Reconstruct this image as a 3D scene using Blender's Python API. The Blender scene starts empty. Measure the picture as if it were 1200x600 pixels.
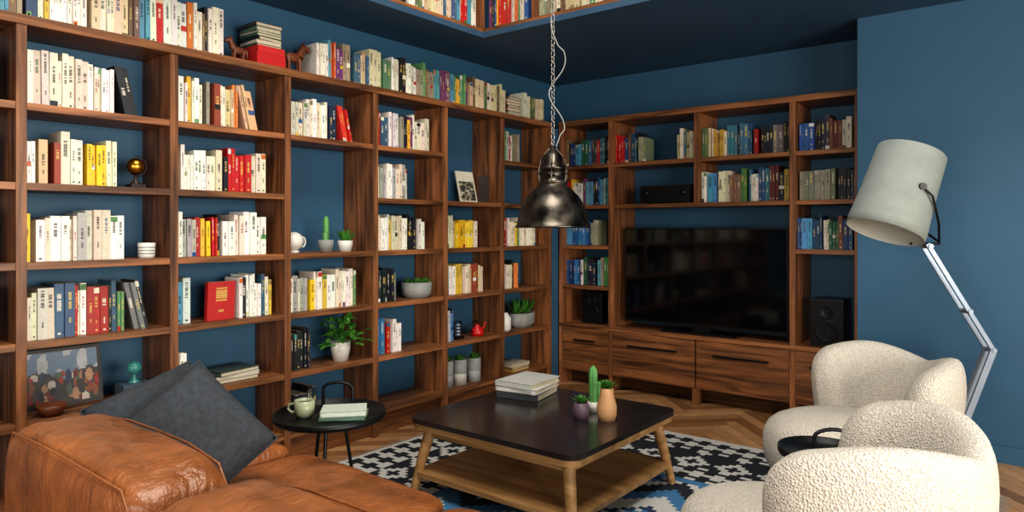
import bpy, bmesh, math, random
from mathutils import Vector, Matrix, Quaternion
random.seed(7)
V=Vector
X,Y,Z=V((1,0,0)),V((0,1,0)),V((0,0,1))
def lin(c):
    out=[]
    for v in c:
        v/=255.0
        out.append(v/12.92 if v<=.04045 else ((v+.055)/1.055)**2.4)
    return (out[0],out[1],out[2],1.0)
sc=bpy.context.scene
sc.view_settings.view_transform='Standard'
try:
    sc.view_settings.look='Medium High Contrast'
    sc.view_settings.exposure=.12
except Exception as e:
    print('look',e)
COL=sc.collection

# ------------------------------------------------ materials
def pbr(name,rgb,rough=.5,metal=0,var=.12,scale=8,bump=0,bscale=60,attr=False,sheen=0,coat=0,voro=False,spec=.5,bump2=0,b2scale=6,rvar=0,bd=.006):
    m=bpy.data.materials.new(name); m.use_nodes=True
    nt=m.node_tree; N=nt.nodes; L=nt.links
    b=N['Principled BSDF']
    tc=N.new('ShaderNodeTexCoord')
    nz=N.new('ShaderNodeTexNoise'); nz.inputs['Scale'].default_value=scale; nz.inputs['Detail'].default_value=6
    L.new(tc.outputs['Object'],nz.inputs['Vector'])
    mr=N.new('ShaderNodeMapRange'); mr.inputs['From Min'].default_value=.3; mr.inputs['From Max'].default_value=.7
    mr.inputs['To Min'].default_value=1-var; mr.inputs['To Max'].default_value=1+var
    L.new(nz.outputs['Fac'],mr.inputs['Value'])
    vm=N.new('ShaderNodeVectorMath'); vm.operation='SCALE'
    if attr:
        at=N.new('ShaderNodeAttribute'); at.attribute_name='Col'
        L.new(at.outputs['Color'],vm.inputs[0])
    else:
        vm.inputs[0].default_value=lin(rgb)[:3]
    L.new(mr.outputs['Result'],vm.inputs['Scale'])
    L.new(vm.outputs['Vector'],b.inputs['Base Color'])
    b.inputs['Roughness'].default_value=rough; b.inputs['Metallic'].default_value=metal
    if rvar:
        r2=N.new('ShaderNodeMapRange'); r2.inputs['From Min'].default_value=.35; r2.inputs['From Max'].default_value=.65
        r2.inputs['To Min'].default_value=rough-rvar; r2.inputs['To Max'].default_value=rough+rvar
        L.new(nz.outputs['Fac'],r2.inputs['Value']); L.new(r2.outputs['Result'],b.inputs['Roughness'])
    b.inputs['Specular IOR Level'].default_value=spec
    if sheen: b.inputs['Sheen Weight'].default_value=sheen
    if coat: b.inputs['Coat Weight'].default_value=coat; b.inputs['Coat Roughness'].default_value=.15
    last=None
    if bump2:
        t3=N.new('ShaderNodeTexNoise'); t3.inputs['Scale'].default_value=b2scale; t3.inputs['Detail'].default_value=4; t3.inputs['Distortion'].default_value=1.8
        L.new(tc.outputs['Object'],t3.inputs['Vector'])
        bq=N.new('ShaderNodeBump'); bq.inputs['Strength'].default_value=bump2; bq.inputs['Distance'].default_value=.03
        L.new(t3.outputs['Fac'],bq.inputs['Height']); last=bq; L.new(bq.outputs['Normal'],b.inputs['Normal'])
    if bump:
        if voro:
            t2=N.new('ShaderNodeTexVoronoi'); t2.inputs['Scale'].default_value=bscale; o=t2.outputs['Distance']
        else:
            t2=N.new('ShaderNodeTexNoise'); t2.inputs['Scale'].default_value=bscale; t2.inputs['Detail'].default_value=8; o=t2.outputs['Fac']
        L.new(tc.outputs['Object'],t2.inputs['Vector'])
        bp=N.new('ShaderNodeBump'); bp.inputs['Strength'].default_value=bump; bp.inputs['Distance'].default_value=bd
        if last: L.new(last.outputs['Normal'],bp.inputs['Normal'])
        L.new(o,bp.inputs['Height']); L.new(bp.outputs['Normal'],b.inputs['Normal'])
    return m
def wood(name,axis,c1,c2,rough=.42,sc_=9):
    m=bpy.data.materials.new(name); m.use_nodes=True
    nt=m.node_tree; N=nt.nodes; L=nt.links; b=N['Principled BSDF']
    tc=N.new('ShaderNodeTexCoord'); mp=N.new('ShaderNodeMapping')
    s=[sc_*2.2]*3; s[axis]=sc_*.16; mp.inputs['Scale'].default_value=s
    L.new(tc.outputs['Object'],mp.inputs['Vector'])
    nz=N.new('ShaderNodeTexNoise'); nz.inputs['Scale'].default_value=1.2; nz.inputs['Detail'].default_value=8; nz.inputs['Distortion'].default_value=.8
    L.new(mp.outputs['Vector'],nz.inputs['Vector'])
    cr=N.new('ShaderNodeValToRGB'); cr.color_ramp.elements[0].position=.3; cr.color_ramp.elements[1].position=.72
    cr.color_ramp.elements[0].color=lin(c1); cr.color_ramp.elements[1].color=lin(c2)
    L.new(nz.outputs['Fac'],cr.inputs['Fac'])
    at=N.new('ShaderNodeAttribute'); at.attribute_name='Col'
    mx=N.new('ShaderNodeVectorMath'); mx.operation='MULTIPLY'
    L.new(cr.outputs['Color'],mx.inputs[0]); L.new(at.outputs['Color'],mx.inputs[1])
    L.new(mx.outputs['Vector'],b.inputs['Base Color'])
    b.inputs['Roughness'].default_value=rough
    bp=N.new('ShaderNodeBump'); bp.inputs['Strength'].default_value=.12; bp.inputs['Distance'].default_value=.004
    L.new(nz.outputs['Fac'],bp.inputs['Height']); L.new(bp.outputs['Normal'],b.inputs['Normal'])
    return m
WC1,WC2=(66,40,23),(158,104,64)
W_X=wood('walnut_x',0,WC1,WC2); W_Y=wood('walnut_y',1,WC1,WC2); W_Z=wood('walnut_z',2,WC1,WC2)
OAK=wood('oak_x',0,(140,102,58),(196,154,102),.45,7)
FLOORM=pbr('parquet_oak',(150,110,75),.36,0,.14,14,.1,40,attr=True)
PAINT=pbr('blue_wall_paint',(48,88,114),.55,0,.05,3,.04,150)
CEILP=pbr('navy_ceiling_paint',(50,78,102),.6,0,.05,3)
BOOKM=pbr('book_covers',(200,200,200),.5,0,.09,60,attr=True)
LEATHER=pbr('cognac_leather',(140,84,44),.36,0,.34,7,.35,140,coat=.15,bump2=.5,b2scale=8,rvar=.1)
GREYF=pbr('charcoal_fabric',(54,58,63),.95,0,.25,50,.5,300)
BLACKM=pbr('black_metal',(16,17,19),.4,.3,.1)
BLACKP=pbr('black_plastic',(12,12,14),.35,0,.1)
SCREEN=pbr('tv_glass',(5,6,8),.08,0,.02)
TABTOP=pbr('dark_table_top',(40,35,35),.2,0,.12,5)
BOUCLE=pbr('cream_boucle',(204,196,182),.97,0,.15,110,.85,150,voro=True,bd=.008)
RUGM=pbr('kilim_wool',(200,200,200),.97,0,.12,90,.5,200,attr=True)
CHROME=pbr('aged_nickel',(92,86,78),.34,1,.45,11,rvar=.10)
CHAIN=pbr('nickel_chain',(170,166,160),.35,1,.1)
CABLE=pbr('grey_cable',(150,150,146),.6,0,.05)
SHADE=pbr('linen_shade',(134,140,134),.9,0,.07,12,.3,260)
SHADEIN=pbr('shade_lining',(190,190,180),.8,0,.03)
STEEL=pbr('brushed_steel',(142,152,164),.4,.6,.08)
CONC=pbr('concrete',(136,136,132),.85,0,.15,20,.3,60)
CERW=pbr('white_ceramic',(212,208,198),.3,0,.04)
GREEN=pbr('leaf_green',(70,126,46),.5,0,.35,18)
CACT=pbr('cactus_green',(88,144,78),.6,0,.2,30)
SAGE=pbr('sage_mug',(150,156,125),.35,0,.05)
PLUM=pbr('plum_ceramic',(92,72,84),.5,0,.1)
TAN=pbr('tan_ceramic',(186,142,100),.55,0,.1,8)
REDM=pbr('red_enamel',(180,25,25),.35,0,.08)
GOLD=pbr('brass',(180,130,48),.28,1,.15)
BRONZE=pbr('carved_wood',(104,56,32),.45,0,.3,20)
TEAL=pbr('teal_ceramic',(60,125,118),.3,0,.15)
DARKW=pbr('dark_wood',(40,26,18),.5,0,.2,12)
PIC=pbr('picture_print',(200,200,200),.45,0,.1,30,attr=True)
WHITEP=pbr('white_window_frame',(225,225,222),.5,0,.02)

# ------------------------------------------------ mesh helpers
class MB:
    def __init__(s): s.v=[];s.f=[];s.c=[];s.m=[];s.s=[]
    def face(s,pts,col=(1,1,1,1),mat=0,smooth=False):
        i=len(s.v); s.v+= [tuple(p) for p in pts]; s.f.append(tuple(range(i,i+len(pts)))); s.c.append(col); s.m.append(mat); s.s.append(smooth)
    def par(s,o,a,b,c,col=(1,1,1,1),mat=0,top=None):
        p=[o,o+a,o+a+b,o+b]; q=[x+c for x in p]
        i=len(s.v); s.v+=[tuple(x) for x in p+q]
        fs=[(0,3,2,1),(4,5,6,7),(0,1,5,4),(1,2,6,5),(2,3,7,6),(3,0,4,7)]
        if a.cross(b).dot(c)<0: fs=[t[::-1] for t in fs]
        for k,t in enumerate(fs):
            s.f.append(tuple(i+x for x in t)); s.c.append(top if (k==1 and top) else col); s.m.append(mat); s.s.append(False)
    def box(s,x0,x1,y0,y1,z0,z1,col=(1,1,1,1),mat=0):
        s.par(V((x0,y0,z0)),V((x1-x0,0,0)),V((0,y1-y0,0)),V((0,0,z1-z0)),col,mat)
    def grid(s,rows,closeu=False,closev=False,col=(1,1,1,1),mat=0,smooth=True,flip=False):
        n=len(rows); m=len(rows[0]); i0=len(s.v)
        for r in rows: s.v+=[tuple(p) for p in r]
        for i in range(n if closeu else n-1):
            for j in range(m if closev else m-1):
                a=i0+i*m+j; b=i0+i*m+(j+1)%m; c=i0+((i+1)%n)*m+(j+1)%m; d=i0+((i+1)%n)*m+j
                s.f.append((a,d,c,b) if flip else (a,b,c,d)); s.c.append(col); s.m.append(mat); s.s.append(smooth)
    def lathe(s,prof,M=Matrix(),segs=28,col=(1,1,1,1),mat=0):
        rows=[[M@V((r*math.cos(2*math.pi*k/segs),r*math.sin(2*math.pi*k/segs),z)) for k in range(segs)] for r,z in prof]
        s.grid(rows,False,True,col,mat)
    def tube(s,pts,r,segs=10,closed=False,mat=0,col=(1,1,1,1),cap=True):
        pts=[V(p) for p in pts]; n=len(pts); rows=[]
        rad=r if isinstance(r,(list,tuple)) else [r]*n
        up=None
        for i in range(n):
            if closed: t=(pts[(i+1)%n]-pts[i-1]).normalized()
            else: t=(pts[min(i+1,n-1)]-pts[max(i-1,0)]).normalized()
            if up is None: up=t.orthogonal().normalized()
            else: up=(up-t*up.dot(t)).normalized()
            w=t.cross(up)
            rows.append([pts[i]+(up*math.cos(2*math.pi*k/segs)+w*math.sin(2*math.pi*k/segs))*rad[i] for k in range(segs)])
        s.grid(rows,closed,True,col,mat)
        if cap and not closed:
            s.face(rows[0],col,mat); s.face(rows[-1][::-1],col,mat)
    def obj(s,name,mats,bevel=0,parent=None,fixn=True,subsurf=0):
        me=bpy.data.meshes.new(name); me.from_pydata(s.v,[],s.f)
        for m in (mats if isinstance(mats,(list,tuple)) else [mats]): me.materials.append(m)
        me.polygons.foreach_set('material_index',s.m); me.polygons.foreach_set('use_smooth',s.s)
        ca=me.color_attributes.new('Col','FLOAT_COLOR','CORNER')
        buf=[]
        for f,c in zip(s.f,s.c): buf+=list(c)*len(f)
        ca.data.foreach_set('color',buf)
        me.update()
        if fixn:
            bm=bmesh.new(); bm.from_mesh(me); bmesh.ops.recalc_face_normals(bm,faces=bm.faces); bm.to_mesh(me); bm.free()
        o=bpy.data.objects.new(name,me); COL.objects.link(o)
        if bevel:
            b=o.modifiers.new('bev','BEVEL'); b.width=bevel; b.segments=2; b.limit_method='ANGLE'
        if subsurf:
            b=o.modifiers.new('sub','SUBSURF'); b.levels=subsurf; b.render_levels=subsurf
        if parent: o.parent=parent
        return o
def rot(loc,rz=0): return Matrix.Translation(V(loc))@Matrix.Rotation(rz,4,'Z')
def empty(name):
    e=bpy.data.objects.new(name,None); COL.objects.link(e); e.empty_display_size=.1; return e
def softbox(mb,cx,cy,cz,sx,sy,sz,p=5,puff=0,n=14,M=None,mat=0,wr=0):
    M=M or Matrix()
    for ax in range(3):
        for sg in (-1,1):
            rows=[]
            for i in range(n+1):
                row=[]
                for j in range(n+1):
                    u=math.sin((-1+2*i/n)*math.pi/2); w=math.sin((-1+2*j/n)*math.pi/2)
                    c=[0,0,0]; c[ax]=sg; c[(ax+1)%3]=u; c[(ax+2)%3]=w
                    d=(abs(c[0])**p+abs(c[1])**p+abs(c[2])**p)**(1/p)
                    q=[k/d for k in c]
                    z=q[2]*(1+puff*(1-q[0]**2)*(1-q[1]**2))
                    if wr: z+=wr*math.sin(q[0]*9+q[1]*4)*math.sin(q[1]*7-q[0]*3)*(1 if q[2]>0 else 0)
                    row.append(M@V((cx+q[0]*sx/2,cy+q[1]*sy/2,cz+z*sz/2)))
                rows.append(row)
            mb.grid(rows,mat=mat,flip=(sg<0))
def weld(o,d=.0005):
    bm=bmesh.new(); bm.from_mesh(o.data); bmesh.ops.remove_doubles(bm,verts=bm.verts,dist=d); bmesh.ops.recalc_face_normals(bm,faces=bm.faces); bm.to_mesh(o.data); bm.free()

# ------------------------------------------------ camera
CZ=1.36
cam=bpy.data.cameras.new('cam'); co=bpy.data.objects.new('camera',cam); COL.objects.link(co)
cam.sensor_width=36; cam.lens=815/1200*36; cam.shift_y=-33/1200; cam.clip_start=.02
YAW=math.radians(38.4)
co.location=(0,0,CZ); co.rotation_euler=(math.pi/2,0,YAW); sc.camera=co
D=V((-math.sin(YAW),math.cos(YAW),0)); R=V((math.cos(YAW),math.sin(YAW),0))

# ------------------------------------------------ room shell
XL,YB,XR,YR,HT=-3.80,5.47,3.2,-2.6,5.2
CE=2.715; XF=-3.49; YF=5.07; YW=4.92; XN=-1.045
def shell(name,boxes,mat):
    mb=MB()
    for b in boxes: mb.box(*b)
    return mb.obj(name,mat,fixn=False)
shell('wall_left',[(XL-.15,XL,YR,YB+.15,-.05,HT)],PAINT)
shell('wall_back',[(XL,XN,YB,YB+.15,-.05,HT)],PAINT)
shell('wall_right',[(XN,XR+.15,YW,YB+.15,-.05,HT)],PAINT)
wy0,wy1,wz0,wz1=-1.2,3.0,.5,2.5
shell('wall_side',[(XR,XR+.15,YR,wy0,-.05,HT),(XR,XR+.15,wy1,YW,-.05,HT),(XR,XR+.15,wy0,wy1,-.05,wz0),(XR,XR+.15,wy0,wy1,wz1,HT)],PAINT)
wx0,wx1=-1.8,2.4
shell('wall_rear',[(XL-.15,wx0,YR-.15,YR,-.05,HT),(wx1,XR+.15,YR-.15,YR,-.05,HT),(wx0,wx1,YR-.15,YR,-.05,wz0),(wx0,wx1,YR-.15,YR,wz1,HT)],PAINT)
shell('trim_1',[(XL+.001,XF-.006,4.962,YF-.003,0,2.232)],PAINT)
mb=MB()
for i in range(4):
    y=wy0+i*(wy1-wy0)/3; mb.box(XR+.04,XR+.1,y-.03,y+.03,wz0,wz1)
for z in (wz0,wz1-.06,1.9): mb.box(XR+.04,XR+.1,wy0,wy1,z,z+.06)
mb.obj('window_1',WHITEP)
mb=MB()
for i in range(4):
    x=wx0+i*(wx1-wx0)/3; mb.box(x-.03,x+.03,YR-.1,YR-.04,wz0,wz1)
for z in (wz0,wz1-.06,1.9): mb.box(wx0,wx1,YR-.1,YR-.04,z,z+.06)
mb.obj('window_2',WHITEP)
VX0,VX1,VY0,VY1=-3.24,1.6,-1.4,3.756
shell('ceiling',[(XL,VX0,YR,YB,CE,CE+.04),(VX0,XR,VY1,YB,CE,CE+.04),(VX1,XR,YR,VY1,CE,CE+.04),(VX0,VX1,YR,VY0,CE,CE+.04)],CEILP)
shell('ceiling_upper',[(XL-.15,XR+.15,YR-.15,YB+.15,HT,HT+.1)],CEILP)
shell('baseboard_right',[(XN+.005,XR,YW-.015,YW,0,.1)],PAINT)
shell('baseboard_left',[(XL,XL+.015,YR,-.4,0,.1)],PAINT)
# herringbone floor
mb=MB()
mb.box(XL-.1,XR+.1,YR-.1,YB+.1,-.06,-.004,col=lin((40,26,16)))
pw,pl=.085,.51
c45=math.cos(math.pi/4)
A1=V((c45,c45,0)); B1=V((-c45,c45,0))
def plank(o,a,b,l,w):
    g=.002
    cc=lin(random.choice([(158,116,78),(172,130,90),(142,102,66),(184,142,100),(130,92,58)]))
    o=o+a*g+b*g; a=a*(l-2*g); b=b*(w-2*g)
    for q in (o,o+a,o+b,o+a+b):
        if not(XL+.0<q.x<XR and YR<q.y<YB): return
    mb.par(o-Z*.006,a,b,Z*.006,cc)
for k in range(-70,130):
    for m in range(-14,14):
        oa=(k*pw)+m*pl ; ob=(k*pw)-m*pl
        o=A1*oa+B1*ob
        plank(o,A1,B1,pl,pw)
        o2=A1*(oa)+B1*(ob+pw)
        plank(o2,A1,B1,pw,pl)
mb.obj('floor',FLOORM,fixn=False)

# ------------------------------------------------ bookcases
Vy=[-.276+.652*i for i in range(9)]
ROWS={'T':2.275,1:1.90,2:1.555,3:1.21,4:.865,5:.52,6:.175}
def tint():
    t=random.uniform(.78,1.22); return (t,t*random.uniform(.96,1.02),t*random.uniform(.92,1.02),1)
mb=MB(); VT=.04; ST=.032; XB=XL+.004
yend=Vy[-1]+VT/2; y0=Vy[0]-VT/2
mb.box(XB,XF+.005,y0,yend,2.275-.042,2.275,tint(),1)
for y in Vy: mb.box(XB,XF,y-VT/2,y+VT/2,0,2.232,tint(),2)
for k in range(8):
    for r in (1,2,3,4,5,6):
        if (k,r) in ((4,2),(6,1)): continue
        mb.box(XB,XF-.004,Vy[k]+VT/2,Vy[k+1]-VT/2,ROWS[r]-ST,ROWS[r],tint(),1)
    mb.box(XF-.06,XF-.045,Vy[k]+VT/2,Vy[k+1]-VT/2,0,ROWS[6]-ST,tint(),1)
mb.obj('bookcase',[W_X,W_Y,W_Z],bevel=.0015)
Hx=[-3.47,-2.969,-2.216,-1.498,-1.075]
YBk=YB-.006
mb=MB()
mb.box(Hx[0]-.02,Hx[4]+.02,YF-.005,YBk,2.29-.042,2.29,tint(),0)
for i,x in enumerate(Hx):
    if i==2: mb.box(x-.015,x+.015,YF,YBk,1.555,2.248,tint(),2)
    else: mb.box(x-.02,x+.02,YF,YBk,.0,2.248,tint(),2)
def sh(i,j,z,t=ST): mb.box(Hx[i]+.02,Hx[j]-.02,YF+.004,YBk,z-t,z,tint(),0)
for r in (1,2,3,4): sh(0,1,ROWS[r])
mb.box(Hx[1]+.02,Hx[2]-.015,YF+.004,YBk,1.90-ST,1.90,tint(),0); mb.box(Hx[2]+.015,Hx[3]-.02,YF+.004,YBk,1.90-ST,1.90,tint(),0)
sh(1,3,1.555)
for r in (1,2,3): sh(3,4,ROWS[r])
mb.box(Hx[0]-.02,Hx[4]+.02,YF-.01,YBk,.50,.53,tint(),0)
mb.box(Hx[0]+.02,Hx[4]-.02,YF+.03,YBk,.12,.15,tint(),0)
mb.box(Hx[0]+.02,Hx[4]-.02,YF+.14,YF+.16,0,.12,(.35,.35,.35,1),0)
for i in range(4):
    a,b=Hx[i]+(.022 if i!=2 else .006),Hx[i+1]-(.022 if i!=1 else .006)
    mb.box(a,b,YF-.008,YF+.02,.125,.496,tint(),0)
    w=(b-a)*.58 if i in(1,2) else (b-a)*.42; c=(a+b)/2
    mb.box(c-w/2,c+w/2,YF-.03,YF-.022,.385,.40,(1,1,1,1),3)
    for s in (-1,1): mb.box(c+s*w/2-.006,c+s*w/2+.006,YF-.03,YF-.008,.386,.399,(1,1,1,1),3)
mb.box(Hx[2]-.03,Hx[2]+.03,YF,YF+.05,0,.125,tint(),2)
mb.obj('bookcase.001',[W_X,W_Y,W_Z,BLACKM],bevel=.0015)
zz=CE+.04
mb=MB()
mb.box(VX0-.24,VX0,VY0,VY1+.24,zz,zz+.022,tint(),1); mb.box(VX0-.24,VX0,VY0,VY1+.24,zz+.36,zz+.39,tint(),1)
yy=VY0+.02
while yy<VY1: mb.box(VX0-.24,VX0-.002,yy-.02,yy+.02,zz+.022,zz+.36,tint(),2); yy+=.86
mb.box(VX0-.24,VX0-.002,VY1-.02,VY1+.02,zz+.022,zz+.36,tint(),2)
mb.obj('gallery_bookcase',[W_X,W_Y,W_Z])
mb=MB()
mb.box(VX0+.001,VX1,VY1,VY1+.24,zz,zz+.022,tint(),0); mb.box(VX0+.001,VX1,VY1,VY1+.24,zz+.36,zz+.39,tint(),0)
xx=VX0+.45
while xx<VX1: mb.box(xx-.02,xx+.02,VY1+.002,VY1+.24,zz+.022,zz+.36,tint(),2); xx+=.62
mb.obj('gallery_bookcase.001',[W_X,W_Y,W_Z])

# ------------------------------------------------ books
PAL={
'W':[(226,220,206)]*6+[(212,202,182)]*5+[(196,186,166)]*3+[(232,228,216)]*3+[(32,32,36),(158,44,36),(60,84,110),(160,158,150),(90,124,84),(206,170,60)],
'C':[(206,190,156)]*4+[(184,166,130)]*3+[(216,206,184)]*3+[(136,62,46),(90,110,76),(110,90,70),(70,96,120)],
'Y':[(222,184,40)]*4+[(230,200,70)]*2+[(206,162,34),(220,212,176)],
'R':[(178,30,32)]*4+[(148,26,28),(196,60,40)],
'O':[(196,94,44),(206,126,62),(178,72,42),(202,166,126),(214,206,186)],
'D':[(28,30,36)]*4+[(50,54,62),(70,42,36),(34,50,68),(110,110,106)],
'B':[(40,82,134),(58,116,162),(32,58,98),(80,142,176),(204,202,194)],
'G':[(122,124,100),(142,140,116),(126,118,96),(150,146,122)],
'M':[(212,206,192)]*3+[(196,182,156),(218,212,202),(176,44,38),(44,88,132),(74,124,66),(212,168,56),(32,34,40),(110,60,100),(194,102,52),(88,142,156),(214,204,182),(152,140,116),(124,100,76),(96,140,96)],
'K':[(30,38,56),(40,70,108),(158,42,40),(204,194,172),(24,26,30),(56,56,60),(182,146,60),(88,40,36),(60,106,126),(214,208,194),(40,88,66),(116,74,48),(150,166,176)],
}
def jit(c,a=10): return tuple(max(0,min(255,x+random.randint(-a,a))) for x in c)
PAGE=lin((196,184,158))
def book(mb,o,a,n,th,h,dep,c,shear=0):
    up=Z*h+a*shear*h
    mb.par(o-n*dep,a*th,n*dep,up,lin(c),0,top=PAGE)
    lum=sum(c)/3
    tc=(44,42,44) if lum>125 else random.choice([(214,206,186),(202,174,90)])
    if lum>170 and random.random()<.25: tc=random.choice([(150,36,34),(40,66,116),(50,96,64)])
    e=n*.0007; t=lin(tc)
    def patch(u0,u1,v0,v1,cc):
        p=o+e
        mb.face([p+a*th*u0+up*v0,p+a*th*u1+up*v0,p+a*th*u1+up*v1,p+a*th*u0+up*v1],cc)
    k=random.random()
    v=random.uniform(.42,.62); end=v+random.uniform(.16,.36)
    w=random.uniform(.12,.25)
    while v<min(end,.94):
        l=random.uniform(.010,.020)
        patch(.5-w,.5+w,v,v+l,t); v+=l+random.choice([.008,.008,.008,.03])
    if k<.5:
        v=random.uniform(.18,.28)
        for _ in range(random.randint(3,6)):
            l=random.uniform(.008,.018); patch(.40,.60,v,v+l,t); v+=l+.008
    if random.random()<.4: patch(.34,.66,.05,.085,t)
    if random.random()<.2:
        bc=lin(jit(random.choice(PAL['M']))); v=random.choice([.0,.86,.4]); patch(0.02,.98,v+.005,v+.12,bc)
def row(mb,o,a,n,segs,L,hr=(.18,.245),recess=.05,lean=0,dep=.15,thr=(.011,.034)):
    random.seed(int(abs(o.x*977+o.y*1373+o.z*3571)*10)+len(segs))
    for key,f0,f1 in segs:
        pos=f0*L; end=f1*L; run=0
        while True:
            if run<=0:
                run=random.choice([1,1,1,2,2,3]) if key in 'WCMK' else 2
                runh=random.uniform(*hr); runc=random.choice(PAL[key]); rth=random.uniform(*thr)
            run-=1
            th=rth*random.uniform(.85,1.2)
            if pos+th>end: break
            c=jit(runc,7); h=min(.262,runh*random.uniform(.985,1.015))
            s=0
            if lean and end-pos<.07+lean*.1 and f1==segs[-1][2]: s=-lean
            rc=recess+random.uniform(0,.022)
            if s: book(mb,o+a*(pos+h*lean*.9)-n*rc,a,n,th,h,dep,c,s)
            else: book(mb,o+a*pos-n*rc,a,n,th,h,dep,c,random.choice([0,0,0,0,-.012]))
            pos+=th+.0014
def hstack(mb,c,w,d,cols,ang=0,hs=.022,vary=.02):
    z=c[2]
    random.seed(int(abs(c[0]*100+c[1]*10)*7))
    for cc in cols:
        t=ang+random.uniform(-.08,.08); h=hs*random.uniform(.7,1.3)
        ww=w-random.uniform(0,vary); dd=d-random.uniform(0,vary)
        M=Matrix.Rotation(t,3,'Z'); a=M@X*ww; b=M@Y*dd
        o=V((c[0],c[1],z))-a/2-b/2
        mb.par(o,a,b,Z*.003,lin(cc)); mb.par(o+a*.02+b*.02+Z*.003,a*.96,b*.96,Z*(h-.006),PAGE)
        mb.par(o+Z*(h-.003),a,b,Z*.003,lin(cc)); mb.par(o,a,b*.03,Z*h,lin(cc))
        mb.par(o,a*.03,b,Z*h,lin(cc))
        z+=h
LB=.612
LR={
(1,1):[('W',.05,.95)],(1,2):[('M',.1,.9)],(1,3):[('W',.1,.9)],(1,4):[('D',.1,.93)],(1,5):[('M',.1,.8)],
(2,1):[('W',.0,.62),('D',.62,.76)],(2,2):[('W',0,.1),('O',.1,.2),('C',.2,.42),('Y',.42,.66)],(2,3):[('Y',0,.08),('W',.08,.70)],(2,4):[('W',0,.70),('D',.70,.82)],
(3,1):[('W',0,.3),('G',.3,.36),('C',.36,.55),('O',.55,.75)],(3,2):[('Y',0,.07),('W',.07,.45),('D',.45,.5),('R',.5,.72),('W',.72,.9)],
(3,3):[('W',0,.3),('Y',.3,.35),('R',.35,.4),('D',.4,.44),('W',.44,.9)],(3,4):[('B',0,.2)],(3,5):[('W',0,.14)],
(4,1):[('W',0,.5),('D',.5,.62),('R',.62,.76)],(4,4):[('W',0,.28),('Y',.28,.34),('W',.34,.6),('Y',.6,.64),('W',.64,.9)],(4,5):[('D',0,.33)],(4,6):[('D',0,.4)],
(5,1):[('W',0,.3),('B',.3,.4),('M',.4,.65),('W',.65,.9)],(5,2):[('W',0,.55)],(5,3):[('W',0,.5),('D',.5,.68),('W',.68,.78)],(5,4):[('Y',0,.08),('D',.08,.36)],(5,5):[('B',0,.2),('R',.2,.28),('W',.28,.42)],
(6,3):[('D',0,.1),('C',.1,.25),('Y',.25,.6),('O',.6,.7)],(6,4):[('W',0,.4),('C',.4,.75)],(6,5):[('B',0,.25)],
(7,1):[('W',0,.3),('G',.3,.45)],(7,3):[('R',0,.2),('W',.2,.8)],(7,4):[('W',0,.35),('O',.35,.42)],
}
mb=MB()
for (k,r),segs in LR.items():
    row(mb,V((XF,Vy[k]+.022,ROWS[r]+.0005)),Y,X,segs,LB-.01,lean=(.22 if (k,r) in ((2,1),(2,4),(4,1),(3,1)) else 0),hr=(.185,.243) if r!=1 else (.20,.25))
row(mb,V((XF,-.2,2.2755)),Y,X,[('W',0,.15),('M',.15,.58),('W',.58,.7),('C',.7,.8),('M',.8,1)],2.17,hr=(.2,.26),recess=.04)
row(mb,V((XF,2.57,2.2755)),Y,X,[('M',0,.15),('C',.15,.28),('W',.28,.45),('M',.45,.75),('C',.75,1)],1.83,hr=(.19,.25),recess=.04)
row(mb,V((XF,4.62,2.2755)),Y,X,[('M',0,.2),('C',.2,1)],.3,hr=(.18,.22),recess=.04)
hstack(mb,(XF-.13,4.5,2.2755),.16,.18,[(190,180,160),(90,114,84),(170,76,42),(60,60,60),(134,56,48),(196,188,168),(112,84,58)])
hstack(mb,(XF-.14,2.05,.5205),.19,.27,[(40,44,50),(205,202,194),(60,70,66)],.1)
hstack(mb,(XF-.14,4.58,.1755),.2,.26,[(180,140,60),(140,122,78),(186,176,156)],.05)
book(mb,V((XF-.06,1.88,.8655)),Y,X,.155,.205,.03,(170,32,30),.04)
row(mb,V((XF,2.06,.8655)),Y,X,[('W',0,1)],.22)
def brow(i,r,segs,hr=(.19,.243)):
    x0=Hx[i]+.022; L=Hx[i+1]-Hx[i]-.045
    row(mb,V((x0,YF,ROWS[r]+.0005)),X,-Y,segs,L,hr=hr,recess=.05)
brow(0,1,[('C',0,.1),('B',.1,.35),('K',.35,1)]);brow(0,2,[('R',0,.12),('M',.12,.95)]);brow(0,3,[('B',0,.55),('G',.55,.75)]);brow(0,4,[('B',0,.3),('K',.3,.7),('M',.7,1)])
brow(1,1,[('R',0,.12),('K',.12,.3),('G',.3,.4),('C',.78,1)])
brow(2,1,[('C',0,.12),('K',.12,.6),('R',.6,.68),('D',.68,1)]);brow(2,2,[('W',0,.08),('B',.08,.2),('M',.2,.55),('K',.55,1)],hr=(.20,.26))
brow(3,1,[('B',.03,.3),('K',.3,1)]);brow(3,2,[('G',.03,.7),('D',.7,1)],hr=(.2,.215));brow(3,3,[('B',0,.45),('K',.45,1)])
mb.obj('shelf_books',BOOKM,fixn=False)
mb=MB(); y=VY0+.06
while y<VY1-.05:
    row(mb,V((VX0,y,zz+.023)),Y,X,[('W',0,.2),('C',.2,.7),('M',.7,1)],min(.8,VY1-y-.02),hr=(.2,.27),recess=.012,dep=.17); y+=.86
mb.obj('gallery_books',BOOKM,fixn=False)
mb=MB()
row(mb,V((VX0+.03,VY1,zz+.023)),X,-Y,[('M',0,1)],.38,hr=(.2,.27),recess=.012,dep=.17)
x=VX0+.48
while x<VX1-.1:
    row(mb,V((x,VY1,zz+.023)),X,-Y,[('G',0,.2),('C',.2,.6),('M',.6,1)],min(.55,VX1-x),hr=(.2,.27),recess=.012,dep=.17); x+=.62
mb.obj('gallery_books.001',BOOKM,fixn=False)

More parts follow.
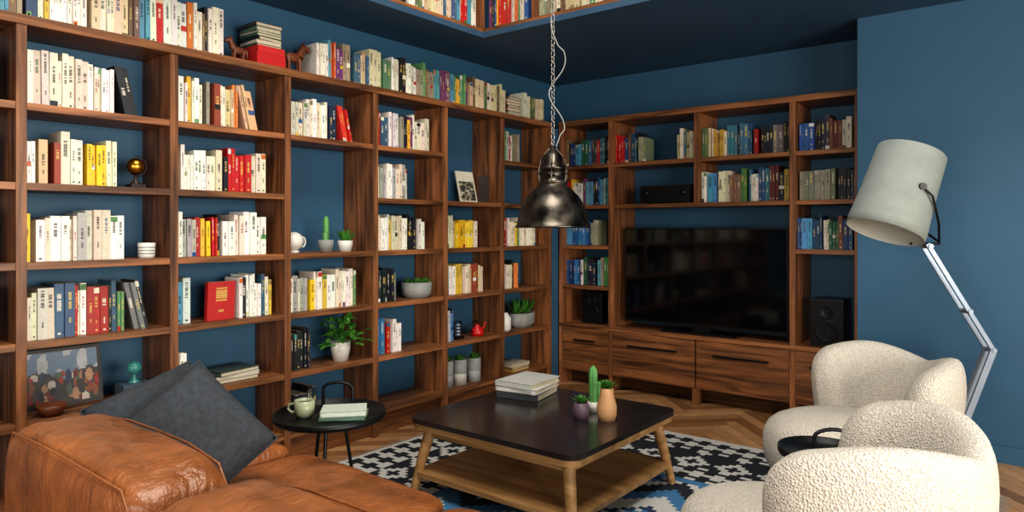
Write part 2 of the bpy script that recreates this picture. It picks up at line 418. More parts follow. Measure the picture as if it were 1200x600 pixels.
# ------------------------------------------------ small shelf decor
def sobj(name,fn,mats,**k):
    mb=MB(); fn(mb); return mb.obj(name,mats,**k)
def potprof(r0,r1,h,t=.006): return [(0,0),(r0,0),(r1*.98,h*.6),(r1,h),(r1-t,h),(r1-t,h*.8),(0,h*.8)]
def blade(mb,base,dirv,L,w,mat,bend=.3,col=(1,1,1,1)):
    d=dirv.normalized(); side=d.cross(Z)
    side=side.normalized() if side.length>.01 else X
    rows=[]
    for i in range(6):
        t=i/5; p=base+d*L*t-Z*bend*L*t*t; ww=w*math.sin(math.pi*(.12+.88*t))**.8*(1-t*.15)
        if i==5: ww=.0003
        nrm=side.cross(d)
        rows.append([p-side*ww,p+nrm*ww*.25,p+side*ww])
    mb.grid(rows,mat=mat,col=col)
def rosette(mb,c,r,mat,n=26,h=1.0):
    c=V(c)
    for i in range(n):
        a=i*2.399; t=(i+1)/n; el=math.radians(80-60*t)
        d=V((math.cos(a)*math.cos(el),math.sin(a)*math.cos(el),math.sin(el)*h))
        blade(mb,c,d,r*(.6+.5*t),r*.16,mat,bend=-.15)
def cactus(mb,c,r,h,mat,ribs=9):
    rows=[]; segs=ribs*4
    for i in range(13):
        t=i/12; z=t*h; rr=r*(1-.12*(1-t)**2)*(math.sqrt(max(0,1-((t-.75)/.25)**2)) if t>.75 else 1)
        rows.append([V((c[0]+math.cos(2*math.pi*k/segs)*rr*(1+.12*math.cos(2*math.pi*k/4)),c[1]+math.sin(2*math.pi*k/segs)*rr*(1+.12*math.cos(2*math.pi*k/4)),c[2]+z)) for k in range(segs)])
    mb.grid(rows,False,True,mat=mat)
LX=XF-.13
def f(mb):
    M=rot((LX,1.55,1.5555)); mb.box(LX-.035,LX+.035,1.515,1.585,1.5555,1.575,mat=1)
    mb.lathe([(.028,.02),(.02,.03),(.008,.045),(.008,.065),(.022,.072)],M,mat=1)
    mb.lathe([(.0001,.068)]+[(.042*math.sin(t),.11-.042*math.cos(t)) for t in [i*math.pi/12 for i in range(1,12)]]+[(.0001,.152)],M)
    pts=[V((LX,1.55+.052*math.cos(a),1.6655+.052*math.sin(a))) for a in [math.radians(-90+18*k) for k in range(11)]]
    mb.tube(pts,.003,6,mat=1)
sobj('brass_globe',f,[GOLD,DARKW])
def f(mb):
    M=rot((XF-.09,1.585,1.2105)); mb.lathe([(0,0),(.034,0),(.038,.01),(.04,.075),(.036,.075),(.033,.01)],M)
    for z in (.02,.035,.05): mb.lathe([(.0395,z),(.0402,z+.003),(.0395,z+.006)],M,mat=1)
sobj('striped_cup',f,[CERW,CONC])
def f(mb):
    random.seed(3); o=V((XF-.2,1.09,.5205)); a=Y*.34; u=Z*.27-X*.05
    mb.par(o-X*.015,a,X*.015,u,lin((60,52,48)))
    n,m=48,38
    blobs=[]
    for q in range(46):
        blobs.append((random.uniform(.02,.98),random.uniform(.02,.55),random.uniform(.02,.06),random.uniform(.05,.13),random.choice([(186,134,104),(196,150,120),(130,44,40),(210,200,184),(60,70,96),(150,90,60),(40,40,46),(90,104,84),(170,60,50)])))
    for i in range(n):
        for j in range(m):
            fx,fy=(i+.5)/n,(j+.5)/m
            c=(118,138,156) if fy>.55+.1*math.sin(fx*9) else (72,66,64)
            if fy>.6 and math.sin(fx*11+fy*7)+math.sin(fx*23-fy*5)>.6: c=(188,190,190)
            for bx,by,rx_,ry_,bc in blobs:
                if ((fx-bx)/rx_)**2+((fy-by)/ry_)**2<1: c=bc
            p=o+X*.001+a*(.05+.9*i/n)+u*(.06+.88*j/m)
            mb.face([p,p+a*.9/n,p+a*.9/n+u*.88/m,p+u*.88/m],lin(jit(c,6)))
sobj('framed_print',f,PIC)
def f(mb):
    M=rot((XF-.1,1.53,.5205)); mb.box(XF-.15,XF-.05,1.46,1.60,.5205,.60,mat=1)
    mb.lathe([(0,.08),(.03,.08),(.012,.095),(.012,.12)],M)
    mb.lathe([(.012,.12)]+[(.034*math.sin(t)+.001,.15-.034*math.cos(t)) for t in [i*math.pi/10 for i in range(1,11)]],M)
sobj('teal_ornament',f,[TEAL,pbr('slate',(62,78,90),.5)],bevel=.002)
sobj('small_bowl',lambda mb:mb.lathe([(0,0),(.03,0),(.055,.03),(.06,.05),(.056,.05),(.03,.008),(0,.008)],rot((XF-.06,1.16,.5205))),BRONZE)
def horse(name,y,s,flip=1):
    def f(mb):
        z=2.278; x=LX+.03
        softbox(mb,x,y,z+.11*s,.06*s,.13*s,.07*s,p=2.4,n=8)
        for dy in (-.045,.045):
            for dx in (-.016,.016): mb.tube([(x+dx*s,y+dy*s,z+.10*s),(x+dx*s,y+(dy+.006*flip)*s,z+.05*s),(x+dx*s,y+dy*s,z)],[.018*s,.012*s,.014*s],8)
        mb.tube([(x,y+.05*flip*s,z+.12*s),(x,y+.075*flip*s,z+.165*s),(x,y+.085*flip*s,z+.2*s),(x,y+.12*flip*s,z+.185*s),(x,y+.135*flip*s,z+.17*s)],[.034*s,.029*s,.026*s,.02*s,.014*s],10)
        mb.tube([(x,y-.06*flip*s,z+.125*s),(x,y-.085*flip*s,z+.11*s),(x,y-.085*flip*s,z+.05*s)],[.012*s,.014*s,.006*s],8)
        for dx in (-.01,.01): mb.tube([(x+dx*s,y+.085*flip*s,z+.21*s),(x+dx*s,y+.083*flip*s,z+.235*s)],[.007*s,.001],6)
    sobj(name,f,BRONZE)
horse('carved_horse_figurine',2.43,.85,1); horse('carved_horse_figurine.001',2.085,.6,-1)
mb=MB(); mb.box(XF-.25,XF-.03,2.155,2.335,2.2755,2.345,lin((176,28,30))); mb.box(XF-.25,XF-.03,2.16,2.33,2.346,2.385,lin((184,38,34)))
hstack(mb,(XF-.14,2.245,2.386),.19,.17,[(60,84,58),(204,194,176),(40,40,46),(70,100,74),(184,178,160),(104,124,102),(60,60,60)],hs=.018)
mb.obj('stacked_book_boxes',BOOKM,fixn=False)
def f(mb):
    M=rot((XF-.1,2.44,1.2105)); mb.lathe([(0,0),(.03,0),(.03,.012),(.012,.02)],M)
    mb.lathe([(.001,.015)]+[(.055*math.sin(t),.07-.055*math.cos(t)) for t in [i*math.pi/12 for i in range(1,12)]]+[(.001,.125)],M)
    pts=[V((XF-.1,2.5+.018*math.cos(a),1.275+.03*math.sin(a))) for a in [2*math.pi*k/12 for k in range(12)]]
    mb.tube(pts,.005,6,closed=True)
sobj('white_round_vase',f,CERW)
def potplant(name,x,y,z,r,h,pot,kind,s=1.0):
    def f(mb):
        mb.lathe(potprof(r*.75,r,h),rot((x,y,z)))
        if kind=='multi':
            for dx,dy,hh in ((-.45,.35,.10),(.45,-.4,.07),(0,.05,.17)): cactus(mb,(x+dx*r,y+dy*r,z+h*.75),r*.36,hh*s,1,6)
        if kind=='aloe': rosette(mb,(x,y,z+h*.8),.1*s,1,22,1.5)
        if kind=='bush':
            random.seed(5)
            for i in range(80):
                a=random.uniform(0,6.28); el=random.uniform(.1,1.5); L=random.uniform(.05,.16)*s
                d=V((math.cos(a)*math.cos(el),math.sin(a)*math.cos(el),math.sin(el)))
                b=V((x,y,z+h*.8)); p=b+d*L
                if i%3==0: mb.tube([b,b+d*L*.5+Z*.01,p],.0015,5,mat=1)
                for q in range(2):
                    d2=(d+V((random.uniform(-1,1),random.uniform(-1,1),random.uniform(-.4,.6)))*.8)
                    blade(mb,p,d2,.045*s,.015*s,1,bend=.3)
    return sobj(name,f,[pot,GREEN if kind in('bush','aloe') else CACT])
potplant('potted_cactus',XF-.09,2.66,1.2105,.048,.075,CONC,'multi',1.0)
potplant('potted_cactus.001',XF-.08,2.80,1.2105,.048,.07,CERW,'aloe',.95)
potplant('potted_fern',XF-.1,2.78,.5205,.062,.12,CERW,'bush',1.2)
def f(mb):
    c=(XF-.12,3.46,.8655); mb.lathe([(0,0),(.08,0),(.105,.03),(.11,.11),(.1,.11),(.09,.09),(0,.09)],rot(c))
    for k,(dx,dy) in enumerate(((0,0),(.04,.05),(-.03,-.05),(.05,-.04))): rosette(mb,(c[0]+dx,c[1]+dy,c[2]+.095),.06,1,16,.9)
sobj('succulent_bowl',f,[CONC,GREEN])
def f(mb):
    o=V((XF-.17,3.98,1.5555)); a=Y*.2; u=Z*.25-X*.06
    mb.par(o-X*.01,a,X*.01,u,lin((205,198,180)))
    random.seed(9)
    for i in range(8):
        for j in range(9):
            c=random.choice([(60,60,56),(110,104,90),(180,170,148),(140,130,102),(40,50,40)])
            p=o+X*.001+a*(.08+.84*i/8)+u*(.08+.6*j/9); mb.face([p,p+a*.105,p+a*.105+u*.066,p+u*.066],lin(c))
    o=V((XF-.12,3.68,1.5555)); mb.par(o-X*.01,Y*.09-X*.04,X*.01,Z*.3-X*.03,lin((180,186,186)))
    mb.par(V((XF-.17,4.185,1.5555)),Y*.025,X*.09,Z*.22,lin((60,52,48)))
sobj('leaning_art_cards',f,PIC)
for i,(yy_,h) in enumerate(((3.74,.2),(3.89,.19),(4.05,.18))):
    def f(mb):
        c=(XF-.1,yy_,.1755); mb.lathe([(0,0),(.055,0),(.055,h*.45)],rot(c),mat=1); mb.lathe([(.056,h*.45),(.056,h),(.05,h),(.05,h*.8),(0,h*.8)],rot(c))
        rosette(mb,(c[0],c[1],c[2]+h*.85),.075,2,22,1.4)
    sobj('succulent_pot'+('' if i==0 else '.%03d'%i),f,[CONC,CERW if i==1 else pbr('pot_grey%d'%i,(176,176,172),.7),GREEN])
def f(mb):
    c=(XF-.09,4.08,.5205); mb.lathe([(0,0),(.045,0),(.055,.02),(.04,.06),(.015,.075),(.018,.085),(0,.09)],rot(c))
    mb.tube([(c[0],c[1]+.04,c[2]+.03),(c[0],c[1]+.08,c[2]+.06),(c[0],c[1]+.1,c[2]+.1)],[.01,.007,.006],8)
    mb.tube([(c[0],c[1]-.045,c[2]+.03),(c[0],c[1]-.085,c[2]+.06),(c[0],c[1]-.06,c[2]+.11),(c[0],c[1],c[2]+.12),(c[0],c[1]+.01,c[2]+.08)],.005,8,mat=1)
sobj('red_kettle',f,[REDM,BLACKM])
def f(mb):
    c=(XF-.1,3.87,.5205); mb.box(c[0]-.03,c[0]+.03,c[1]-.04,c[1]+.04,c[2],c[2]+.02)
    mb.tube([(c[0],c[1]-.03,c[2]+.02),(c[0],c[1]-.03,c[2]+.13),(c[0],c[1]+.03,c[2]+.13),(c[0],c[1]+.03,c[2]+.02)],.008,8)
    for k in range(4): mb.lathe([(0,0),(.022,0),(.022,.016),(0,.016)],rot((c[0],c[1],c[2]+.025+k*.024)),mat=1)
sobj('metal_desk_ornament',f,[BLACKM,STEEL])
def f(mb): mb.lathe([(0,0),(.04,0),(.05,.02),(.05,.11),(.024,.14),(.024,.15),(.014,.15)],rot((XF-.07,4.40,.5205)))
sobj('white_bottle_vase',f,CERW)
def f(mb):
    x,y,z=XF-.12,4.69,.5205
    mb.lathe([(0,0),(.075,0),(.1,.03),(.105,.12),(.095,.12),(.09,.1),(0,.1)],Matrix.Translation((x,y,z))@Matrix.Diagonal((.85,1.35,1,1)))
    for k in range(4): rosette(mb,(x+.02*(-1)**k,y-.09+.06*k,z+.11),.13,1,14,2.0)
sobj('planter_bowl',f,[CONC,GREEN])

# ------------------------------------------------ TV and electronics
mb=MB()
tx0,tx1,tz0,tz1=-2.885,-1.555,.585,1.36; ty=YF+.1
mb.box(tx0,tx1,ty,ty+.045,tz0,tz1,mat=0)
mb.box(tx0+.012,tx1-.012,ty-.002,ty,tz0+.02,tz1-.012,mat=1)
mb.box((tx0+tx1)/2-.07,(tx0+tx1)/2+.07,ty+.01,ty+.05,.545,tz0,mat=0)
mb.box((tx0+tx1)/2-.3,(tx0+tx1)/2+.3,ty-.07,ty+.15,.5305,.546,mat=0)
mb.obj('television',[BLACKP,SCREEN],bevel=.003)
def speaker(name,x,z,w,h):
    mb=MB(); mb.box(x-w/2,x+w/2,YF+.08,YF+.3,z,z+h)
    for zz_,r in ((z+h*.33,w*.36),(z+h*.74,w*.2)):
        M=Matrix.Translation((x,YF+.079,zz_))@Matrix.Rotation(math.pi/2,4,'X')
        mb.lathe([(r,0),(r,.006),(r*.9,.006),(r*.3,-.003),(0,.002)],M,mat=1)
    mb.obj(name,[BLACKP,BLACKM],bevel=.004)
speaker('loudspeaker',-3.2,.5305,.2,.27); speaker('loudspeaker.001',-1.29,.5305,.22,.33)
mb=MB(); mb.box(-2.72,-2.28,YF+.05,YF+.33,1.565,1.70); mb.box(-2.71,-2.29,YF+.046,YF+.05,1.575,1.69,mat=1)
for x in (-2.66,-2.34): mb.lathe([(.025,0),(.025,.015),(0,.015)],Matrix.Translation((x,YF+.046,1.64))@Matrix.Rotation(math.pi/2,4,'X'),mat=1)
for x in (-2.7,-2.32): mb.box(x,x+.03,YF+.08,YF+.3,1.5555,1.565)
mb.obj('stereo_amplifier',[BLACKP,BLACKM])

# ------------------------------------------------ rug
mb=MB(); rx0,rx1,ry0,ry1=-3.27,-.25,1.25,4.30; cs=.0302; nx=int((rx1-rx0)/cs); ny=int((ry1-ry0)/cs)
BK,WH,BL,NV=lin((26,28,36)),lin((190,188,182)),lin((62,112,150)),lin((34,52,84))
def rugc(i,j):
    e=min(i,j,nx-1-i,ny-1-j)
    if e<1: return WH
    if e<25:
        a=(i+j)%8; b=(i-j)%8
        if (e//9)%2==0: return WH if (a<4)!=(b<4) else BK
        return WH if (abs((i%8)-4)+abs((j%8)-4)) in (2,3) else BK
    if e<27: return BL
    z=(j+abs((i%16)-8))%20
    if z<5: return WH
    if z<9: return BL
    if z<13: return BK
    if z<15: return WH
    return WH if (i+j)%4<1 else (BL if z<18 else NV)
mb.box(rx0,rx0+nx*cs,ry0,ry0+ny*cs,0.0005,.009,BK)
for i in range(nx):
    for j in range(ny):
        x=rx0+i*cs;y=ry0+j*cs
        mb.face([(x,y,.0095),(x+cs,y,.0095),(x+cs,y+cs,.0095),(x,y+cs,.0095)],rugc(i,j))
random.seed(2)
y=ry0
while y<ry1:
    for xs,s in ((rx0,-1),(rx1-.01,1)):
        l=.05+random.uniform(-.01,.01); dy=random.uniform(-.006,.006)
        mb.face([(xs,y,.004),(xs,y+.006,.004),(xs+s*l,y+.004+dy,.002),(xs+s*l,y+dy,.002)],WH)
    y+=.018
mb.obj('kilim_rug',RUGM,fixn=False)

# ------------------------------------------------ coffee table
x0,x1,y0,y1=-2.62,-1.60,2.44,3.44
def rrect(x0,x1,y0,y1,r,n=8):
    pts=[]
    for cx,cy,a0 in ((x1-r,y1-r,0),(x0+r,y1-r,90),(x0+r,y0+r,180),(x1-r,y0+r,270)):
        for k in range(n+1):
            a=math.radians(a0+90*k/n); pts.append((cx+r*math.cos(a),cy+r*math.sin(a)))
    return pts
def slab(mb,pts,z0,z1,mat=0):
    b=[V((x,y,z0)) for x,y in pts]; t=[V((x,y,z1)) for x,y in pts]
    mb.grid([b,t],False,True,mat=mat,smooth=False); mb.face(t,mat=mat); mb.face(b[::-1],mat=mat)
mb=MB()
slab(mb,rrect(x0,x1,y0,y1,.07),.375,.40,0)
slab(mb,rrect(x0+.01,x1-.01,y0+.01,y1-.01,.06),.345,.3745,1)
F=.0105
legs=[(x0+.09,y0+.09,-1,-1),(x1-.09,y0+.09,1,-1),(x0+.09,y1-.09,-1,1),(x1-.09,y1-.09,1,1)]
for lx,ly,sx,sy in legs:
    mb.tube([(lx,ly,.345),(lx+sx*.03,ly+sy*.03,.2),(lx+sx*.065,ly+sy*.065,F)],[.03,.027,.02],12,mat=1)
slab(mb,rrect(x0+.02,x1-.02,y0+.02,y1-.02,.05),.10,.125,1)
for s in ((x0+.1,x1-.1,y0+.07,y0+.1),(x0+.1,x1-.1,y1-.1,y1-.07),(x0+.07,x0+.1,y0+.1,y1-.1),(x1-.1,x1-.07,y0+.1,y1-.1)):
    mb.box(s[0],s[1],s[2],s[3],.30,.345,mat=1)
mb.obj('coffee_table',[TABTOP,OAK],bevel=.003)
mb=MB(); hstack(mb,(-2.42,3.2,.4005),.26,.31,[(60,64,66),(206,204,196),(190,190,184)],.12,hs=.03)
mb.obj('stacked_magazines',BOOKM,fixn=False)
def f(mb):
    c=(-1.895,2.95,.4005); mb.lathe([(0,0),(.032,0),(.044,.03),(.042,.06),(.032,.085),(.028,.085),(.03,.06),(0,.06)],rot(c)); rosette(mb,(c[0],c[1],c[2]+.08),.05,1,26,.9)
sobj('succulent_in_plum_pot',f,[PLUM,GREEN])
def f(mb):
    c=(-1.789,3.02,.4005); mb.lathe([(0,0),(.042,0),(.05,.03),(.05,.07),(.034,.13),(.032,.16),(.028,.16),(.03,.12),(0,.1)],rot(c)); rosette(mb,(c[0],c[1],c[2]+.15),.06,1,30,1.1)
sobj('succulent_in_tan_vase',f,[TAN,GREEN])
def f(mb):
    c=(-1.93,3.12,.4005); mb.lathe([(0,0),(.028,0),(.03,.05),(.026,.05),(0,.045)],rot(c)); cactus(mb,(c[0],c[1],c[2]+.04),.022,.2,1,7); cactus(mb,(c[0]+.03,c[1]+.01,c[2]+.05),.014,.11,1,6)
sobj('column_cactus',f,[CERW,CACT])

# ------------------------------------------------ sofa
E=empty('leather_sofa')
mb=MB()
softbox(mb,-1.60,1.19,.24,1.92,.98,.22,p=10); weld(mb.obj('base',LEATHER,parent=E))
mb=MB()
for cx in (-2.025,-1.165):
    softbox(mb,cx,1.33,.375,.86,.78,.16,p=8,puff=.10,n=20,wr=.03)
weld(mb.obj('seat_cushions',LEATHER,parent=E))
mb=MB()
def backcush(cx,w):
    softbox(mb,cx,.80,.495,w,.29,.60,p=5.5,puff=.02,n=26,wr=.014)
backcush(-2.03,.90); backcush(-1.13,.88)
weld(mb.obj('backrest',LEATHER,parent=E))
mb=MB()
for cx,w in ((-2.03,.90),(-1.13,.88)):
    for yy_ in (.80-.128,.80+.128):
        k=1 if yy_<.8 else -1
        mb.tube([(cx-w*.44,yy_+k*.012,.72),(cx-w*.40,yy_+k*.012,.765),(cx-w*.2,yy_,.779),(cx,yy_,.782),(cx+w*.2,yy_,.779),(cx+w*.40,yy_+k*.012,.765),(cx+w*.44,yy_+k*.012,.72)],.0035,8)
mb.obj('seams',LEATHER,parent=E)
mb=MB()
softbox(mb,-2.52,1.19,.32,.15,.98,.36,p=6,puff=.03,n=16); softbox(mb,-.64,1.19,.32,.15,.98,.36,p=6,puff=.03,n=16)
weld(mb.obj('arms',LEATHER,parent=E))
mb=MB()
for x in (-2.45,-.75):
    for y in (.82,1.6): mb.tube([(x,y,.16),(x,y,.0105 if y>1.25 else .001)],.02,10)
mb.obj('feet',BLACKM,parent=E)
def pillow(name,loc,size,thick,mat,normal,updir):
    mb=MB(); n=24
    nn=V(normal).normalized(); u=(V(updir)-nn*V(updir).dot(nn)).normalized(); r=u.cross(nn)
    for s in (1,-1):
        rows=[]
        for i in range(n+1):
            row_=[]
            for j in range(n+1):
                a=-1+2*i/n; b=-1+2*j/n
                t=thick/2*((1-a**4)*(1-b**4))**.55
                t*=1+.08*math.sin(5*a+2*b)*math.sin(4*b)
                k=1-.09*(1-abs(a*b))*(abs(a)**2+abs(b)**2)*.5
                row_.append(V(loc)+(r*a+u*b)*size/2*k+nn*t*s)
            rows.append(row_)
        mb.grid(rows,flip=s<0)
    ed=[]
    for k in range(4*n):
        q,m_=divmod(k,n); t=-1+2*m_/n
        a,b=[(t,-1),(1,t),(-t,1),(-1,-t)][q]
        kk=1-.09*(1-abs(a*b))*(abs(a)**2+abs(b)**2)*.5
        ed.append(V(loc)+(r*a+u*b)*size/2*kk)
    mb.tube(ed,.004,6,closed=True)
    o=mb.obj(name,mat); weld(o,.0002); return o
pillow('throw_pillow',(-2.335,1.18,.635),.40,.15,GREYF,(.80,-.36,.50),V((-.30,-.50,.80)))
pillow('throw_pillow.001',(-2.47,1.16,.675),.39,.13,GREYF,(.62,-.25,.74),V((-.5,-.2,.7)))

# ------------------------------------------------ round side tables
def sidetable(name,cx,cy,h,r,hang,zf,off=.14):
    mb=MB()
    mb.lathe([(0,h-.008),(r,h-.008),(r+.004,h),(r+.004,h+.02),(r,h+.02),(r-.004,h),(0,h)],rot((cx,cy,0)),48)
    for k in range(3):
        a=hang+k*2.094+.5; dx,dy=math.cos(a),math.sin(a)
        mb.tube([(cx+dx*r*.25,cy+dy*r*.25,h-.008),(cx+dx*r*.4,cy+dy*r*.4,h*.5),(cx+dx*r*.85,cy+dy*r*.85,zf)],.008,8)
    dx,dy=math.cos(hang),math.sin(hang); w=.07
    pts=[]
    for k in range(9):
        a=math.pi*k/8; pts.append((cx+dx*w*-math.cos(a),cy+dy*w*-math.cos(a),h+.09+.03*math.sin(a)))
    pts=[(cx-dx*w,cy-dy*w,h)]+pts+[(cx+dx*w,cy+dy*w,h)]
    pts=[(p[0]+D.x*off,p[1]+D.y*off,p[2]) for p in pts]
    mb.tube(pts,.008,8)
    mb.obj(name,BLACKM)
ST_=(-2.60,1.956)
sidetable('side_table',ST_[0],ST_[1],.51,.245,YAW,.0105)
mb=MB(); hc=(ST_[0]+R.x*.07-D.x*.03,ST_[1]+R.y*.07-D.y*.03,.5115)
hstack(mb,hc,.21,.15,[(110,140,120),(196,204,190)],YAW+.15,hs=.022); mb.obj('paperback_stack',BOOKM,fixn=False)
def f(mb):
    c=V((ST_[0],ST_[1],.5115))-R*.11-D*.02
    mb.lathe([(0,0),(.03,0),(.043,.02),(.045,.075),(.041,.075),(.038,.02),(0,.01)],rot(c))
    h=[c-R*.04+Z*.06,c-R*.07+Z*.055,c-R*.075+Z*.035,c-R*.06+Z*.02,c-R*.038+Z*.02]
    mb.tube(h,.006,8)
    mb.lathe([(0,.062),(.04,.062)],rot(c),mat=1)
sobj('tea_cup',f,[SAGE,pbr('coffee',(40,24,14),.1)])
tt=D*2.84+R*1.27
sidetable('side_table.001',tt.x,tt.y,.44,.17,YAW,.0105,off=-.08)

# ------------------------------------------------ boucle armchairs
def armchair(name,C,face,H=.75,TH=100,ra=.285):
    f=face.normalized(); s=V((-f.y,f.x,0)); E=empty(name)
    mb=MB(); TH=math.radians(TH); nu,nv=72,28; rows=[]
    for i in range(nu+1):
        t=-1+2*i/nu; ph=t*TH
        e=1.0; t0=.80
        if abs(t)>t0: e=math.sqrt(max(.0004,1-((abs(t)-t0)/(1-t0))**2))
        zt=H-.035+.035*math.cos((abs(t)-.5)*5.0); zb=.13; zc=.42
        hw=.072+.022*abs(t)
        dirv=-f*math.cos(ph)+s*math.sin(ph)
        r_=[]
        for j in range(nv):
            a=2*math.pi*j/nv; ca,sa=math.cos(a),math.sin(a); pw_=.66
            xx_=math.copysign(abs(ca)**pw_,ca); zz_=math.copysign(abs(sa)**pw_,sa)
            z=(zt+zb)/2+zz_*(zt-zb)/2
            z=zc+(z-zc)*(.45+.55*e)
            lean=.085*((z-.3)/.45) if z>.3 else -.06*(.3-z)/.17
            bulge=.02*math.sin((z-.1)/.6*math.pi)
            rr=ra+lean+xx_*(hw*e+bulge*e)
            r_.append(C+dirv*rr+Z*z)
        rows.append(r_)
    mb.grid(rows,False,True)
    mb.face(rows[0],smooth=True); mb.face(rows[-1],smooth=True)
    weld(mb.obj('shell_back',BOUCLE,parent=E))
    mb=MB(); M=Matrix.Translation(C+f*.16)@Matrix.Rotation(math.atan2(f.y,f.x),4,'Z')
    prof=[(.001,.12),(.2,.12),(.27,.14),(.305,.2),(.315,.28),(.31,.36),(.275,.41),(.2,.432),(.001,.44)]
    rows=[[M@V((r*math.cos(2*math.pi*k/48)*1.2,r*math.sin(2*math.pi*k/48),z)) for k in range(48)] for r,z in prof]
    mb.grid(rows,False,True)
    mb.obj('seat_cushion',BOUCLE,parent=E,subsurf=1)
    mb=MB(); mb.lathe([(0,.0105),(.22,.0105),(.23,.03),(.06,.05),(.05,.13)],rot(C+f*.05)); mb.obj('swivel_base',BLACKM,parent=E)
aA=math.radians(13); aB=math.radians(42)
armchair('boucle_armchair',D*3.48+R*1.775,-R*math.cos(aA)-D*math.sin(aA),.745,100,.275)
armchair('boucle_armchair.001',D*2.22+R*1.045,-R*math.cos(aB)+D*math.sin(aB),.775,108,.285)

# ------------------------------------------------ pendant lamp
px,py,pz=-2.30,3.28,1.36
E=empty('pendant_lamp')
mb=MB(); M=rot((px,py,pz))
mb.lathe([(.205,.004),(.217,0),(.217,.01),(.207,.02),(.20,.06),(.185,.12),(.15,.18),(.105,.225),(.08,.245),(.078,.25),(.085,.256),(.085,.27),(.072,.28),(.07,.33),(.078,.335),(.078,.35),(.06,.36),(.052,.41),(.03,.44),(.02,.445),(.018,.47),(0,.472)],M,48)
mb.obj('dome',CHROME,parent=E)
mb=MB(); mb.lathe([(.2,.006),(.19,.06),(.175,.12),(.14,.175),(.1,.215),(0,.22)],M,48); mb.obj('inner_reflector',pbr('reflector',(120,112,104),.4,.6),parent=E)
mb=MB(); mb.lathe([(0,.07),(.03,.08),(.045,.11),(.035,.15),(.02,.18),(.02,.21)],M,20); mb.obj('bulb',pbr('bulb_glass',(220,215,200),.2),parent=E)
mb=MB()
for k in range(6):
    a=k*math.pi/3; mb.tube([(px+math.cos(a)*.083,py+math.sin(a)*.083,pz+.26),(px+math.cos(a)*.092,py+math.sin(a)*.092,pz+.31),(px+math.cos(a)*.075,py+math.sin(a)*.075,pz+.40),(px+math.cos(a)*.02,py+math.sin(a)*.02,pz+.455)],.004,6)
mb.tube([(px+math.cos(a)*.092,py+math.sin(a)*.092,pz+.31) for a in [2*math.pi*k/24 for k in range(24)]],.0035,6,closed=True)
mb.obj('cage',CHROME,parent=E)
mb=MB()
def link(c,ax):
    pts=[]
    for k in range(12):
        a=2*math.pi*k/12; pts.append(V(c)+ax*math.cos(a)*.011+Z*math.sin(a)*.021)
    mb.tube(pts,.0028,6,closed=True)
z=pz+.49; k=0
while z<HT-.03:
    link((px,py,z),X if k%2 else Y); z+=.034; k+=1
mb.obj('chain',CHAIN,parent=E)
mb=MB(); pts=[]
for i in range(120):
    t=i/119; z=pz+.45+i*(HT-pz-.48)/119
    am=.02+.035*math.exp(-((z-2.15)/.25)**2)
    pts.append(V((px,py,z))+R*(.012+am*math.sin(i*.42)+(.02 if 1.9<z<2.4 else 0))+D*(.015*math.cos(i*.42)))
mb.tube(pts,.0035,6); mb.obj('cable',CABLE,parent=E)
mb=MB(); mb.lathe([(0,HT-.001),(.06,HT-.001),(.05,HT-.04),(0,HT-.05)],rot((px,py,0))); mb.obj('ceiling_rose',CHROME,parent=E)

# ------------------------------------------------ floor lamp
E=empty('floor_lamp')
LD=3.72
top=V((D*LD+R*2.138)+Z*1.762); bot=V((D*(LD-.05)+R*1.965)+Z*1.335)
ax=(bot-top).normalized(); q=Z.rotation_difference(ax); M=Matrix.Translation(top)@q.to_matrix().to_4x4(); SL=(bot-top).length
mb=MB()
mb.lathe([(.0,.004),(.155,.004),(.166,0),(.17,.004),(.180,SL*.55),(.192,SL-.05),(.192,SL),(.188,SL)],M,56)
mb.lathe([(.188,SL),(.176,SL*.5),(.166,.01),(0,.01)],M,56,mat=1)
for zz_,rr_ in ((SL*.82,.186),(SL*.91,.1905)): mb.lathe([(rr_,zz_),(rr_+.004,zz_+.003),(rr_,zz_+.006)],M,56)
mb.obj('shade',[SHADE,SHADEIN],parent=E)
def lq(lat,z,dd=0): return D*(LD+dd)+R*lat+Z*z
mb=MB()
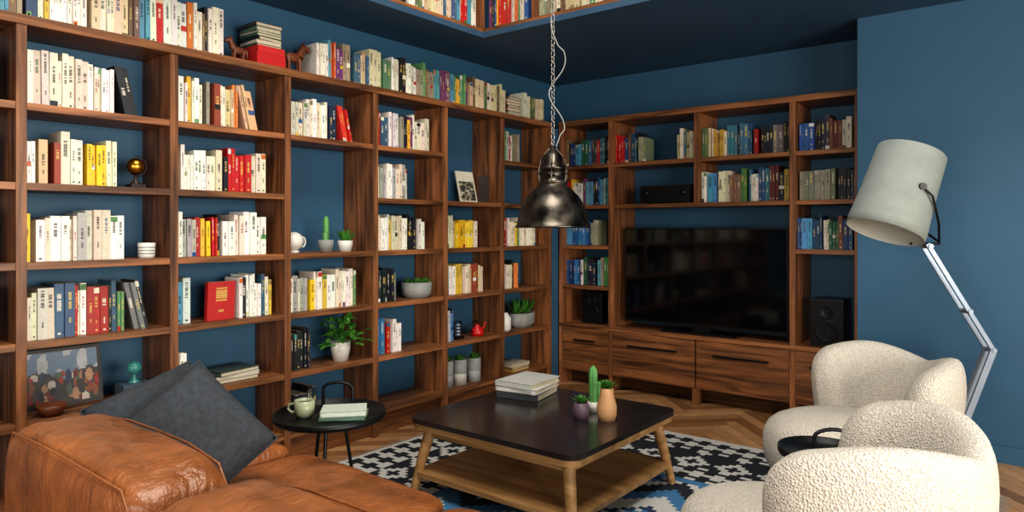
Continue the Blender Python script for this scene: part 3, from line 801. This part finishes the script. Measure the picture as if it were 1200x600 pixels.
mb.tube([lq(2.075,1.57,-.17),lq(2.075,1.57,-.215)],.018,12)
mb.tube([lq(2.075,1.57,-.205),lq(2.12,1.52,-.215),lq(2.21,1.38,-.12),lq(2.285,1.285,0)],.006,8)
mb.tube([lq(2.095,1.60,.2),lq(2.14,1.52,.21),lq(2.22,1.38,.12),lq(2.285,1.285,0)],.006,8)
mb.tube([lq(2.13,1.275),lq(2.29,1.275)],.007,8)
mb.obj('yoke',BLACKM,parent=E)
mb=MB()
def bar(a,b,w,t):
    d=(b-a); n=D.cross(d).normalized()
    mb.par(a-n*w/2-D*t/2,d,n*w,D*t)
for dd in (-.03,.03):
    bar(lq(2.205,1.275,dd),lq(2.555,.71,dd),.022,.008)
    bar(lq(2.555,.71,dd),lq(2.29,.03,dd),.034,.010)
for p in (lq(2.555,.71),lq(2.22,1.262),lq(2.43,.915)):
    mb.tube([p-D*.04,p+D*.04],.013,12)
mb.obj('arm',STEEL,parent=E)
b=lq(2.29,0); mb=MB(); mb.lathe([(0,.001),(.13,.001),(.13,.02),(.12,.028),(0,.03)],rot((b.x,b.y,.0)),40); mb.obj('foot',STEEL,parent=E)

# ------------------------------------------------ lights
w=bpy.data.worlds.new('world'); sc.world=w; w.use_nodes=True
bg=w.node_tree.nodes['Background']; bg.inputs['Color'].default_value=(.75,.85,1,1); bg.inputs['Strength'].default_value=.6
def area(name,loc,rotv,sx,sy,e,col):
    l=bpy.data.lights.new(name,'AREA'); l.shape='RECTANGLE'; l.size=sx; l.size_y=sy; l.energy=e; l.color=col
    o=bpy.data.objects.new(name,l); o.location=loc; o.rotation_euler=rotv; COL.objects.link(o)
area('window_light_side',(XR+.25,(wy0+wy1)/2,1.5),(0,math.pi/2,0),2.0,4.2,340,(1,.94,.85))
area('window_light_rear',((wx0+wx1)/2,YR-.25,1.5),(math.pi/2,0,0),4.2,2.0,130,(1,.94,.86))
area('skylight',(-.9,1.2,HT-.02),(0,0,0),2.4,2.4,210,(1,.95,.88))
